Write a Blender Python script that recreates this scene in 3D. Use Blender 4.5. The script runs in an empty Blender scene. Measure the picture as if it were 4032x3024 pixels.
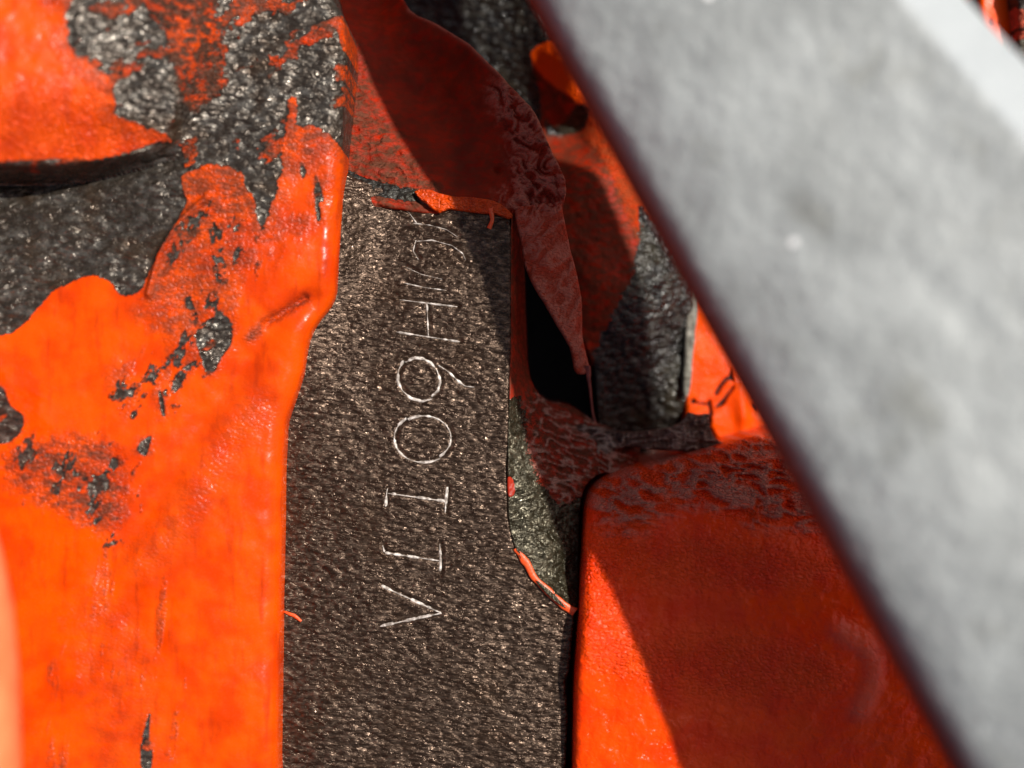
import bpy, math
import numpy as np
from mathutils import Vector, Matrix

# ------------------------------------------------------------------ camera, world, sun, exposure
sc = bpy.context.scene
MM = 0.001
DIST = 94.0                 # camera height above the stamped strip, mm
KPX = 88.0 / 4032.0         # mm per photograph pixel on the strip's plane
TAN = 0.74                  # tangent of the sun's zenith angle
SUN_AZ = math.radians(30)   # from +X towards +Y
ELEV = math.atan(1 / TAN)

cam_d = bpy.data.cameras.new('camera')
cam = bpy.data.objects.new('camera', cam_d)
sc.collection.objects.link(cam)
cam.location = (0, 0, DIST * MM)
cam_d.sensor_width = 36.0
cam_d.lens = 36.0 * DIST / 88.0
cam_d.clip_start = 0.005
cam_d.clip_end = 5.0
cam_d.dof.use_dof = True
cam_d.dof.focus_distance = (DIST + 0.8) * MM
cam_d.dof.aperture_fstop = cam_d.lens / 4.0
sc.camera = cam

w = bpy.data.worlds.new('World'); sc.world = w; w.use_nodes = True
wn = w.node_tree.nodes; wl = w.node_tree.links
sky = wn.new('ShaderNodeTexSky'); sky.sky_type = 'NISHITA'; sky.sun_disc = False
sky.sun_elevation = ELEV
sky.air_density = 0.7; sky.dust_density = 4.0; sky.ozone_density = 0.4
sky.sun_rotation = math.radians(90) - SUN_AZ
wl.new(sky.outputs[0], wn['Background'].inputs[0])
wn['Background'].inputs[1].default_value = 0.068

sd_ = bpy.data.lights.new('sun', 'SUN'); sd_.energy = 5.0; sd_.angle = math.radians(1.4); sd_.color = (1, 0.955, 0.89)
sun = bpy.data.objects.new('sun', sd_); sc.collection.objects.link(sun)
to_sun = Vector((math.cos(SUN_AZ) * TAN, math.sin(SUN_AZ) * TAN, 1)).normalized()
sun.rotation_euler = to_sun.to_track_quat('Z', 'Y').to_euler()

sc.view_settings.view_transform = 'Standard'
sc.view_settings.look = 'None'
sc.view_settings.gamma = 1
sc.view_settings.exposure = 0.0
sc.cycles.use_denoising = True
sc.cycles.max_bounces = 8
sc.render.film_transparent = False

# ------------------------------------------------------------------ numeric helpers (all in mm)
def P(x, y, z=0.0):
    k = (DIST - z) / DIST
    return ((x - 2016) * KPX * k, -(y - 1512) * KPX * k)

def PP(pts, z=0.0):
    return np.array([P(p[0], p[1], p[2] if len(p) > 2 else z) for p in pts], float)

def smooth_line(p, n=5, closed=True):
    m = len(p); out = []
    rng = range(m) if closed else range(m - 1)
    for i in rng:
        if closed:
            a, b, c, d = p[(i - 1) % m], p[i], p[(i + 1) % m], p[(i + 2) % m]
        else:
            a, b, c, d = p[max(i - 1, 0)], p[i], p[i + 1], p[min(i + 2, m - 1)]
        for j in range(n):
            t = j / n
            out.append(0.5 * ((2 * b) + (-a + c) * t + (2 * a - 5 * b + 4 * c - d) * t * t + (-a + 3 * b - 3 * c + d) * t ** 3))
    if not closed:
        out.append(p[-1])
    return np.array(out)

def sdf(X, Y, poly, closed=True):
    """signed distance (negative inside) and nearest point"""
    x = X.ravel(); y = Y.ravel()
    best = np.full(x.shape, 1e18); nx = np.zeros_like(x); ny = np.zeros_like(y)
    ins = np.zeros(x.shape, bool)
    m = len(poly)
    for i in range(m if closed else m - 1):
        ax, ay = poly[i]; bx, by = poly[(i + 1) % m]
        dx, dy = bx - ax, by - ay
        L = dx * dx + dy * dy
        if L < 1e-12:
            continue
        t = np.clip(((x - ax) * dx + (y - ay) * dy) / L, 0, 1)
        qx = ax + t * dx; qy = ay + t * dy
        d = (x - qx) ** 2 + (y - qy) ** 2
        u = d < best
        best[u] = d[u]; nx[u] = qx[u]; ny[u] = qy[u]
        if closed and dy != 0:
            c = ((ay > y) != (by > y)) & (x < dx * (y - ay) / dy + ax)
            ins ^= c
    d = np.sqrt(best)
    if closed:
        d = np.where(ins, -d, d)
    return d.reshape(X.shape), nx.reshape(X.shape), ny.reshape(X.shape)

def sst(a, b, v):
    t = np.clip((v - a) / (b - a), 0, 1)
    return t * t * (3 - 2 * t)

def _hash(i, j, s):
    n = (i * 374761393 + j * 668265263 + s * 974711) & 0xffffffff
    n = ((n ^ (n >> 13)) * 1274126177) & 0xffffffff
    n = ((n ^ (n >> 15)) * 2246822519) & 0xffffffff
    return ((n ^ (n >> 16)) & 0xffff) / 65535.0

def noise(X, Y, f=1.0, s=0):
    x = X * f + 500.0; y = Y * f + 500.0
    i = np.floor(x).astype(np.int64); j = np.floor(y).astype(np.int64)
    u = x - i; v = y - j
    u = u * u * (3 - 2 * u); v = v * v * (3 - 2 * v)
    return ((_hash(i, j, s) * (1 - u) + _hash(i + 1, j, s) * u) * (1 - v)
            + (_hash(i, j + 1, s) * (1 - u) + _hash(i + 1, j + 1, s) * u) * v)

def fbm(X, Y, f=1.0, s=0, o=4, g=0.5):
    a = 1.0; r = 0; t = 0
    for k in range(o):
        r = r + a * noise(X, Y, f, s + k); t += a; a *= g; f *= 2.03
    return r / t

def ridged(X, Y, f=1.0, s=0, o=3):
    a = 1.0; r = 0; t = 0
    for k in range(o):
        r = r + a * (1 - np.abs(2 * noise(X, Y, f, s + k) - 1)); t += a; a *= 0.55; f *= 2.1
    return r / t

def rot(X, Y, deg, sx=1.0, sy=1.0):
    c, s = math.cos(math.radians(deg)), math.sin(math.radians(deg))
    return (X * c + Y * s) * sx, (-X * s + Y * c) * sy

def tps(ctrl):
    """thin-plate surface through (px, py, z) control points -> f(X, Y)"""
    c = np.array([(*P(a, b, z), z) for a, b, z in ctrl], float)
    n = len(c)
    def U(r2):
        return np.where(r2 > 1e-9, r2 * np.log(np.maximum(r2, 1e-9)), 0)
    r2 = ((c[:, None, :2] - c[None, :, :2]) ** 2).sum(-1)
    A = np.zeros((n + 3, n + 3))
    A[:n, :n] = U(r2) + np.eye(n) * 1e-3
    A[:n, n] = 1; A[:n, n + 1:] = c[:, :2]
    A[n, :n] = 1; A[n + 1:, :n] = c[:, :2].T
    sol = np.linalg.solve(A, np.concatenate([c[:, 2], np.zeros(3)]))
    lo, hi = c[:, 2].min() - 2, c[:, 2].max() + 2
    def f(X, Y):
        z = sol[n] + sol[n + 1] * X + sol[n + 2] * Y
        for i in range(n):
            z = z + sol[i] * U((X - c[i, 0]) ** 2 + (Y - c[i, 1]) ** 2)
        return np.clip(z, lo, hi)
    return f

def polymask(X, Y, pts, z, soft=0.12, wob=0.15, f=2.5, s=3, sm=True):
    q = PP(pts, z)
    if sm:
        q = smooth_line(q, 4)
    d, _, _ = sdf(X, Y, q)
    d = d + (fbm(X, Y, f, s, 3) - 0.5) * 2 * wob + (fbm(X, Y, f * 3.1, s + 7, 3, 0.6) - 0.5) * 1.1 * wob
    return 1 - sst(-soft, soft, d)

def linemask(X, Y, pts, z, width):
    q = smooth_line(PP(pts, z), 4, False) if len(pts) > 2 else PP(pts, z)
    d, _, _ = sdf(X, Y, q, False)
    return np.exp(-(d / width) ** 2), d

# ------------------------------------------------------------------ object helpers
def link(o, parent=None):
    sc.collection.objects.link(o)
    if parent is not None:
        o.parent = parent
    return o

def tag(o, label, cat, group=None, kind=None):
    o['label'] = label; o['category'] = cat
    if group: o['group'] = group
    if kind: o['kind'] = kind
    return o

def empty(name, label, cat, loc=(0, 0, 0)):
    o = bpy.data.objects.new(name, None)
    o.empty_display_size = 0.005
    link(o); tag(o, label, cat)
    return o

def mesh_obj(name, v, quads, mat, parent=None, attrs=None, smooth=True, tris=None):
    me = bpy.data.meshes.new(name)
    v = np.asarray(v, np.float32) * MM
    me.vertices.add(len(v)); me.vertices.foreach_set('co', v.ravel())
    q = np.asarray(quads, np.int32)
    me.loops.add(q.size); me.loops.foreach_set('vertex_index', q.ravel())
    k = q.shape[1]
    me.polygons.add(len(q))
    me.polygons.foreach_set('loop_start', np.arange(len(q), dtype=np.int32) * k)
    me.polygons.foreach_set('use_smooth', np.full(len(q), smooth))
    me.update(calc_edges=True)
    if attrs:
        for a, val in attrs.items():
            at = me.attributes.new(a, 'FLOAT', 'POINT')
            at.data.foreach_set('value', np.asarray(val, np.float32).ravel())
    me.materials.append(mat)
    me.validate()
    o = bpy.data.objects.new(name, me)
    return link(o, parent)

def relief(name, outline, zo, zf, step, mat, parent=None, radius=0.8, depth=12.0, shade=None, sm=4, wob=0.0, wf=1.0):
    """a solid relief: top surface zf(X, Y) inside the outline, rounded edge, steep side walls going down by depth"""
    q = PP(outline, zo)
    if sm > 1:
        q = smooth_line(q, sm)
    if wob:
        n1 = fbm(q[:, 0], q[:, 1], wf, 31, 3) - 0.5; n2 = fbm(q[:, 0], q[:, 1], wf, 57, 3) - 0.5
        q = q + np.stack([n1, n2], 1) * 2 * wob
    nlay = 7
    lo = q.min(0) - step * (nlay + 2); hi = q.max(0) + step * (nlay + 2)
    xs = np.arange(lo[0], hi[0], step); ys = np.arange(lo[1], hi[1], step)
    X, Y = np.meshgrid(xs, ys)
    d, nx, ny = sdf(X, Y, q)
    out = d > 0
    lay = np.clip(np.ceil(d / step), 0, nlay)
    # outside vertices slide back to the outline to form the wall
    Xs = np.where(out, nx + (X - nx) * 0.06, X); Ys = np.where(out, ny + (Y - ny) * 0.06, Y)
    z, attrs = zf(Xs, Ys)
    t = np.clip((d + radius) / radius, 0, 1)
    z = z - radius * (1 - np.sqrt(np.clip(1 - t * t, 0, 1)))
    z = z - np.where(out, depth * (np.clip(d / step, 0, nlay) / nlay) ** 1.6, 0)
    keep = d < nlay * step
    cell = keep[:-1, :-1] & keep[1:, :-1] & keep[:-1, 1:] & keep[1:, 1:]
    idx = np.arange(X.size).reshape(X.shape)
    f = np.stack([idx[:-1, :-1][cell], idx[:-1, 1:][cell], idx[1:, 1:][cell], idx[1:, :-1][cell]], 1)
    used, inv = np.unique(f, return_inverse=True)
    v = np.stack([Xs.ravel(), Ys.ravel(), z.ravel()], 1)[used]
    at = {k: np.broadcast_to(a, X.shape).ravel()[used] for k, a in attrs.items()}
    return mesh_obj(name, v, inv.reshape(f.shape), mat, parent, at)

# ------------------------------------------------------------------ materials
class NT:
    def __init__(self, name):
        self.m = bpy.data.materials.new(name); self.m.use_nodes = True
        self.t = self.m.node_tree; self.n = self.t.nodes; self.l = self.t.links
        self.b = self.n['Principled BSDF']
    def new(self, t, **kw):
        x = self.n.new(t)
        for k, v in kw.items(): setattr(x, k, v)
        return x
    def set(self, sock, v):
        if hasattr(v, 'is_linked') or isinstance(v, bpy.types.NodeSocket): self.l.new(v, sock)
        else: sock.default_value = v
    def coords(self, rotz=0.0, scale=(1, 1, 1)):
        tc = self.new('ShaderNodeTexCoord'); mp = self.new('ShaderNodeMapping')
        mp.inputs['Rotation'].default_value = (0, 0, rotz)
        mp.inputs['Scale'].default_value = tuple(1000.0 * s for s in scale)
        self.l.new(tc.outputs['Object'], mp.inputs[0]); return mp.outputs[0]
    def noise(self, co, scale, detail=3, rough=0.5, dist=0.0):
        x = self.new('ShaderNodeTexNoise'); self.l.new(co, x.inputs['Vector'])
        x.inputs['Scale'].default_value = scale; x.inputs['Detail'].default_value = detail
        x.inputs['Roughness'].default_value = rough; x.inputs['Distortion'].default_value = dist
        return x.outputs['Fac']
    def vor(self, co, scale, feature='DISTANCE_TO_EDGE'):
        x = self.new('ShaderNodeTexVoronoi', feature=feature); self.l.new(co, x.inputs['Vector'])
        x.inputs['Scale'].default_value = scale
        return x.outputs['Distance']
    def attr(self, name):
        return self.new('ShaderNodeAttribute', attribute_name=name).outputs['Fac']
    def math(self, op, a, b=0.0, c=0.0, clamp=False):
        x = self.new('ShaderNodeMath', operation=op, use_clamp=clamp)
        self.set(x.inputs[0], a); self.set(x.inputs[1], b)
        if op in ('MULTIPLY_ADD',): self.set(x.inputs[2], c)
        return x.outputs[0]
    def rng(self, v, a, b, c=0.0, d=1.0, smooth=True):
        x = self.new('ShaderNodeMapRange', interpolation_type='SMOOTHSTEP' if smooth else 'LINEAR')
        self.set(x.inputs['Value'], v)
        for k, q in zip(('From Min', 'From Max', 'To Min', 'To Max'), (a, b, c, d)): self.set(x.inputs[k], q)
        return x.outputs[0]
    def mix(self, f, a, b):
        x = self.new('ShaderNodeMix', data_type='RGBA')
        self.set(x.inputs['Factor'], f)
        for s, v in ((x.inputs['A'], a), (x.inputs['B'], b)):
            pass
        A = [s for s in x.inputs if s.name == 'A' and s.type == 'RGBA'][0]
        B = [s for s in x.inputs if s.name == 'B' and s.type == 'RGBA'][0]
        for s, v in ((A, a), (B, b)):
            if isinstance(v, tuple): s.default_value = (*v, 1) if len(v) == 3 else v
            else: self.l.new(v, s)
        return [s for s in x.outputs if s.type == 'RGBA'][0]
    def bump(self, h, dist, strength=1.0, normal=None):
        x = self.new('ShaderNodeBump'); self.set(x.inputs['Height'], h)
        self.set(x.inputs['Distance'], dist * MM if not isinstance(dist, bpy.types.NodeSocket) else dist)
        self.set(x.inputs['Strength'], strength)
        if normal is not None: self.l.new(normal, x.inputs['Normal'])
        return x.outputs[0]

def casting_mat(name, paint=(0.78, 0.074, 0.0002), paint2=(0.60, 0.040, 0.0002), bareA=(0.030, 0.021, 0.016), bareB=(0.10, 0.082, 0.066),
                pebble=2.6, pebble_h=0.20, aniso=0.55, ang=-25, bare_rough=0.42, bare_metal=0.35, paint_rough=0.33, crack_f=3.2, pb_h=0.05, wk=1.0, edge_h=0.05, warm=(0.05, 0.043, 0.022), spec=0.20, dust_sheen=(0.26, 0.10, 0.08), streak=0.0):
    g = NT(name)
    co = g.coords(); ca = g.coords(math.radians(-ang), (aniso, 1, 1))
    paint_a = g.attr('paint'); grime_shade = g.attr('grime_shade'); wrk = g.attr('wrinkle')
    edge = g.noise(co, 5.5, 5, 0.6)
    pf = g.rng(g.math('ADD', paint_a, g.math('MULTIPLY', g.math('SUBTRACT', edge, 0.5), 0.8)), 0.40, 0.60)
    # paint colour
    n1 = g.noise(co, 0.35, 4); n2 = g.noise(co, 6.0, 3)
    pc = g.mix(g.rng(n1, 0.35, 0.7), paint, paint2)
    pc = g.mix(g.math('MULTIPLY', g.rng(n2, 0.62, 0.85), 0.35), pc, (0.30, 0.035, 0.008))
    if streak:
        st = g.rng(g.noise(g.coords(0.12, (1.0, 0.16, 1.0)), 1.1, 5, 0.65), 0.50, 0.74)
        pc = g.mix(g.math('MULTIPLY', st, streak), pc, (0.33, 0.022, 0.002))
    gr = g.math('MULTIPLY', grime_shade, g.rng(g.noise(ca, 1.6, 5, 0.65), 0.30, 0.62), clamp=True)  # dirt on the housing; also darkens its crease band and the hollow, rib and shoulder paint as shade
    pc = g.mix(gr, pc, (0.09, 0.030, 0.014))
    pc = g.mix(g.attr('lit_orange'), pc, (0.85, 0.085, 0.002))  # bright orange for the chip and the sunlit rib paint
    du = g.math('MULTIPLY', g.attr('dust_sheen'), g.rng(g.noise(ca, 3.4, 3, 0.6, 1.0), 0.26, 0.50), clamp=True)  # lightens ridge tops as painted sky sheen, besides the dusty flap
    pc = g.mix(du, pc, dust_sheen)
    # bare colour
    nb = g.noise(ca, pebble * 0.9, 4, 0.6)
    bc = g.mix(g.rng(nb, 0.42, 0.72), bareA, bareB)
    bc = g.mix(g.math('MULTIPLY', g.rng(g.noise(co, 0.22, 3), 0.5, 0.7), 0.6), bc, warm)
    col = g.mix(pf, bc, pc)
    g.l.new(col, g.b.inputs['Base Color'])
    rough_p = g.math('ADD', g.rng(n2, 0.3, 0.8, paint_rough - 0.06, paint_rough + 0.12), g.math('MULTIPLY', gr, 0.25))
    nr = g.noise(ca, pebble * 2.0, 2)
    rough_b = g.rng(nr, 0.3, 0.7, bare_rough - 0.12, bare_rough + 0.15)
    rr = g.new('ShaderNodeMix'); rr.data_type = 'FLOAT'
    g.set(rr.inputs[0], pf); g.set(rr.inputs[2], rough_b); g.set(rr.inputs[3], rough_p)
    g.l.new(rr.outputs[0], g.b.inputs['Roughness'])
    g.l.new(g.math('MULTIPLY', g.math('SUBTRACT', 1.0, pf), bare_metal), g.b.inputs['Metallic'])
    # relief
    peb = g.math('ADD', g.noise(ca, pebble, 3, 0.62, 0.8), g.math('MULTIPLY', g.vor(ca, pebble * 1.15, 'F1'), -0.55))
    hb = g.math('MULTIPLY', g.math('SUBTRACT', 1.0, pf), g.math('MULTIPLY', peb, pebble_h))
    cr = g.math('MULTIPLY', wrk, g.math('MULTIPLY', g.rng(g.vor(g.coords(math.radians(-ang), (0.6, 1, 1)), crack_f), 0.0, 0.25), 0.20 * wk))
    wv = g.math('MULTIPLY', g.noise(co, 1.1, 4, 0.55, 0.4), pb_h)
    fine = g.math('MULTIPLY', g.noise(ca, 7.0, 2), 0.012)
    wr2 = g.math('MULTIPLY', wrk, g.math('MULTIPLY', g.noise(ca, 2.6, 3, 0.6, 1.6), 0.34 * wk))
    hp = g.math('MULTIPLY', pf, g.math('ADD', g.math('ADD', wv, fine), g.math('ADD', cr, wr2)))
    h = g.math('ADD', g.math('ADD', hb, hp), g.math('MULTIPLY', pf, edge_h))
    g.l.new(g.bump(h, 1.0), g.b.inputs['Normal'])
    g.set(g.b.inputs['Specular IOR Level'], g.rng(pf, 0.0, 1.0, 0.5, spec, False))
    return g.m

M_LEFT = casting_mat('worn orange paint on steel', bareA=(0.060, 0.047, 0.036), bareB=(0.165, 0.150, 0.128), pebble=1.7, pebble_h=0.26, ang=20, bare_rough=0.27, bare_metal=0.6, pb_h=0.03, paint_rough=0.24, spec=0.26, streak=0.6, edge_h=0.02, warm=(0.085, 0.048, 0.024))
M_PLATE = casting_mat('bare stamped steel', bareA=(0.046, 0.026, 0.0155), bareB=(0.175, 0.118, 0.082), pebble=2.8, pebble_h=0.20, aniso=0.42, bare_rough=0.27, bare_metal=0.65, warm=(0.065, 0.036, 0.020))
M_POCKET = casting_mat('shade-painted pocket', paint=(0.40, 0.018, 0.001), paint2=(0.22, 0.009, 0.001), bareA=(0.014, 0.012, 0.009), bareB=(0.06, 0.056, 0.045), paint_rough=0.45, wk=0.7, crack_f=2.0, spec=0.12, dust_sheen=(0.55, 0.17, 0.11))  # grimy red paint, darkened further to carry the hollow's shade
M_BLOCK = casting_mat('glossy orange paint', paint=(0.95, 0.066, 0.0001), paint2=(0.90, 0.042, 0.0001), paint_rough=0.20, pb_h=0.24, wk=0.9, spec=0.28, dust_sheen=(0.62, 0.24, 0.17))
M_PANEL = casting_mat('orange panel paint', paint=(0.86, 0.082, 0.0005), paint2=(0.80, 0.060, 0.0005), bareA=(0.012, 0.006, 0.004), bareB=(0.03, 0.015, 0.01), paint_rough=0.30, spec=0.12)

def plain(name, a, b, scale=1.0, rough=0.5, metal=0.0, bump=0.05, bscale=3.0):
    g = NT(name); co = g.coords()
    g.l.new(g.mix(g.rng(g.noise(co, scale, 5, 0.6), 0.35, 0.68), a, b), g.b.inputs['Base Color'])
    g.l.new(g.rng(g.noise(co, scale * 2, 3), 0.3, 0.7, rough - 0.08, rough + 0.1), g.b.inputs['Roughness'])
    g.b.inputs['Metallic'].default_value = metal
    g.l.new(g.bump(g.noise(co, bscale, 4, 0.6), bump), g.b.inputs['Normal'])
    return g.m

def bar_mat():
    g = NT('weathered grey galvanised steel'); co = g.coords()
    n = g.noise(co, 0.13, 5, 0.6); n2 = g.noise(co, 0.55, 5, 0.65)
    c = g.mix(g.rng(n, 0.38, 0.62), (0.335, 0.352, 0.345), (0.43, 0.452, 0.443))
    c = g.mix(g.math('MULTIPLY', g.rng(n2, 0.52, 0.72), 0.28), c, (0.25, 0.258, 0.252))
    c = g.mix(g.math('MULTIPLY', g.rng(g.noise(co, 0.22, 3), 0.58, 0.74), 0.42), c, (0.16, 0.157, 0.13))
    sp = g.math('MULTIPLY', g.math('LESS_THAN', g.vor(co, 0.22, 'F1'), 0.075), g.math('GREATER_THAN', g.noise(co, 0.09, 2), 0.42))  # pale dots painted in as blurred glints
    c = g.mix(sp, c, (0.95, 0.95, 0.93))
    sc_ = g.rng(g.noise(g.coords(0.5, (1.0, 0.05, 1.0)), 1.6, 4, 0.7), 0.60, 0.75)
    c = g.mix(g.math('MULTIPLY', sc_, 0.22), c, (0.17, 0.165, 0.15))
    c = g.mix(g.attr('red_reflect'), c, (0.20, 0.032, 0.018))  # left edge coloured red-brown as reflection of the castings
    c = g.mix(g.math('MULTIPLY', g.attr('sun_bevel'), 0.85), c, (0.45, 0.485, 0.50))  # chamfer lightened to carry the sunlight falling on it
    g.l.new(c, g.b.inputs['Base Color'])
    g.b.inputs['Metallic'].default_value = 0.0
    g.l.new(g.rng(n2, 0.3, 0.7, 0.42, 0.6), g.b.inputs['Roughness'])
    g.l.new(g.bump(g.noise(co, 0.9, 5, 0.6), 0.25), g.b.inputs['Normal'])
    return g.m
M_BAR = bar_mat()
M_DARK = plain('oily black casting', (0.010, 0.008, 0.007), (0.022, 0.017, 0.014), 0.6, 0.6, 0, 0.15, 2.0)
M_STAMP = plain('stamped metal with sun glint', (0.24, 0.20, 0.17), (0.85, 0.77, 0.70), 2.0, 0.42, 0.15, 0.03, 8.0)
M_FLAKE = casting_mat('crusted paint flake', paint=(0.11, 0.06, 0.045), paint2=(0.07, 0.04, 0.03), bareA=(0.02, 0.015, 0.012), bareB=(0.05, 0.04, 0.03), crack_f=2.4, wk=0.6, dust_sheen=(0.34, 0.25, 0.20))
M_CHIP = plain('orange paint chip', (0.80, 0.075, 0.008), (0.75, 0.12, 0.03), 3.0, 0.4, 0, 0.03, 6.0)
M_CREAM = plain('pale gasket edge', (0.24, 0.225, 0.18), (0.10, 0.095, 0.075), 1.5, 0.6, 0, 0.08, 4.0)
M_PINK = casting_mat('rough pinkish casting', paint=(0.72, 0.16, 0.09), paint2=(0.60, 0.10, 0.05), paint_rough=0.45, pb_h=0.35)

# ------------------------------------------------------------------ ground under everything
fl = mesh_obj('casting_floor', [(-140, -140, -26), (140, -140, -26), (140, 140, -26), (-140, 140, -26)], [(0, 1, 2, 3)], M_DARK, smooth=False)
fl['kind'] = 'structure'

# ------------------------------------------------------------------ stamped steel strip
plate = empty('stamped_steel_strip', 'dark brown pebbled steel strip stamped with a serial number', 'steel strip')

STROKES = {
    'V': [[(1503, 2303), (1738, 2410)], [(1738, 2410), (1495, 2462)]],
    '1a': [[(1517, 2173), (1740, 2206)], [(1735, 2142), (1739, 2206), (1737, 2250)], [(1510, 2146), (1517, 2173)]],
    '1b': [[(1527, 1938), (1757, 1970)], [(1766, 1918), (1760, 1970), (1757, 2020)], [(1530, 1924), (1527, 1938), (1522, 1995)]],
    '0': [[(1668 + 112 * math.cos(t), 1725 + 92 * math.sin(t)) for t in np.linspace(0.0, 2 * math.pi, 33)]],
    '9': [[(1628, 1404), (1665, 1407), (1698, 1425), (1724, 1455), (1738, 1500), (1728, 1540), (1700, 1566), (1662, 1576), (1618, 1564), (1586, 1534), (1570, 1500), (1572, 1460), (1590, 1425), (1628, 1404)],
          [(1728, 1434), (1770, 1462), (1805, 1496), (1832, 1516), (1868, 1520)]],
    'H': [[(1560, 1303), (1812, 1342)], [(1572, 1176), (1802, 1204)], [(1684, 1192), (1690, 1322)]],
    'worn': [[(1640, 944), (1700, 940), (1780, 962), (1825, 996), (1836, 1022)], [(1600, 1048), (1660, 1076), (1742, 1096)], [(1625, 872), (1690, 880), (1760, 900), (1805, 930)], [(1640, 944), (1628, 985), (1650, 1020)], [(1590, 1110), (1670, 1128), (1760, 1140)], [(1560, 800), (1610, 830), (1640, 872)]],
}
ALLS = [s for k in STROKES for s in STROKES[k]]

def groove(X, Y):
    g = np.zeros_like(X)
    for k, ss in STROKES.items():
        dep = 0.16 if k != 'worn' else 0.07
        for s in ss:
            q = PP(s, 0)
            m = (X > q[:, 0].min() - 1) & (X < q[:, 0].max() + 1) & (Y > q[:, 1].min() - 1) & (Y < q[:, 1].max() + 1)
            if not m.any(): continue
            d, _, _ = sdf(X[m], Y[m], q, False)
            gg = np.zeros_like(X); gg[m] = -dep * np.exp(-(d / 0.17) ** 2) + 0.03 * np.exp(-((d - 0.36) / 0.12) ** 2)
            g = np.where(np.abs(gg) > np.abs(g), gg, g)
    return g

plate_base = tps([(1345, 690, -0.15), (1450, 900, 0), (1340, 1000, 1.5), (1345, 800, 1.3), (1250, 1250, 1.2), (1180, 1500, 0.8), (1420, 1000, 0.35), (1360, 1250, 0.35), (1120, 1800, 0.25), (1110, 2400, 0.05), (1100, 3100, 0.0),
                  (1600, 1200, 0), (1600, 1800, 0), (1600, 2400, 0), (1700, 3050, 0), (2000, 850, -0.35), (1800, 830, -0.2), (2000, 1300, -0.05), (2000, 1900, 0), (2200, 2800, 0), (2240, 3050, -0.1), (1400, 2200, 0.0), (900, 1800, 0.2), (900, 2800, 0.1)])
def plate_z(X, Y):
    z = plate_base(X, Y)
    u, v = rot(X, Y, -25, 0.5, 1.0)
    z = z + (fbm(u + 0.6 * fbm(X, Y, 1.1, 9, 2), v, 1.6, 5, 4, 0.6) - 0.5) * (0.05 + 0.20 * fbm(X, Y, 0.35, 6, 2)) + (fbm(X, Y, 0.25, 8, 2) - 0.5) * 0.25
    z = z + groove(X, Y)
    return z, dict(paint=0.0, grime_shade=0.0, wrinkle=0.0)
plate_out = [(1000, 3300), (1000, 1900), (1050, 1650), (1130, 1450), (1230, 1200), (1300, 1000), (1330, 800), (1340, 672), (1420, 706), (1540, 742), (1640, 768), (1760, 800), (1880, 828), (1990, 846), (2008, 870), (2012, 1000), (2012, 1300),
             (2006, 1600), (2000, 1850), (2004, 2040), (2030, 2150), (2080, 2240), (2160, 2330), (2250, 2400), (2262, 2420), (2250, 2560), (2242, 2640), (2228, 2700), (2238, 2800), (2234, 2900), (2228, 3050), (2226, 3200), (2224, 3400), (2100, 3500), (1000, 3500)]
relief('strip_face', plate_out, 0, plate_z, 0.085, M_PLATE, plate, radius=0.28, depth=14, sm=3, wob=0.05, wf=1.5)

# worn metal with painted sun glint in the stamped strokes: one mesh for each character
def stamp_char(strokes, faint, seed):
    V = []; F = []
    for s in strokes:
        q = PP(s, 0)
        seg = np.sqrt(((q[1:] - q[:-1]) ** 2).sum(1)); L = np.concatenate([[0], np.cumsum(seg)])
        n = max(8, int(L[-1] / 0.09))
        t = np.linspace(0, L[-1], n)
        p = np.stack([np.interp(t, L, q[:, 0]), np.interp(t, L, q[:, 1])], 1)
        tg = np.gradient(p, axis=0); tg /= np.linalg.norm(tg, axis=1)[:, None] + 1e-9
        nn = np.stack([-tg[:, 1], tg[:, 0]], 1)
        # the wall turned to the sun gets the pale strip, its highlight painted
        side = np.where((nn @ np.array([math.cos(SUN_AZ), math.sin(SUN_AZ)])) > 0, -1.0, 1.0)
        wob = fbm(p[:, 0] * 1.0 + seed * 7, p[:, 1], 1.8, 4, 3)
        wd = (0.045 + 0.095 * sst(0.38, 0.62, wob)) * faint
        wd = wd * np.clip(np.minimum(t, t[-1] - t) / 0.12 + 0.4, 0, 1)
        base = len(V)
        prof = ((-1.0, -0.05), (-0.35, 0.035), (0.35, 0.045), (1.0, -0.05))
        for i in range(n):
            c = p[i] + nn[i] * side[i] * 0.10 * (0.5 + 0.5 * faint)
            for a, h in prof:
                e = c + nn[i] * side[i] * a * wd[i]
                V.append((e[0], e[1], h))
        for i in range(n - 1):
            for j in range(3):
                a = base + i * 4 + j
                F.append((a, a + 1, a + 5, a + 4))
    V = np.array(V)
    V[:, 2] += plate_z(V[:, 0], V[:, 1])[0] * 0.35 + plate_base(V[:, 0], V[:, 1]) * 0.65
    return mesh_obj('stamped_character', V, F, M_STAMP, plate)
for n_, (k, ss) in enumerate(STROKES.items()):
    o = stamp_char(ss, {'worn': 0.55, 'H': 0.7, '1a': 0.85}.get(k, 1.0), n_)
    ch = {'V': 'letter V', '1a': 'digit 1 beside the letter V', '1b': 'digit 1 beside the zero', '0': 'digit 0', '9': 'digit 9', 'H': 'letter H, thinly stamped', 'worn': 'worn, barely legible last character'}[k]
    o['label'] = 'stamped ' + ch

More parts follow.
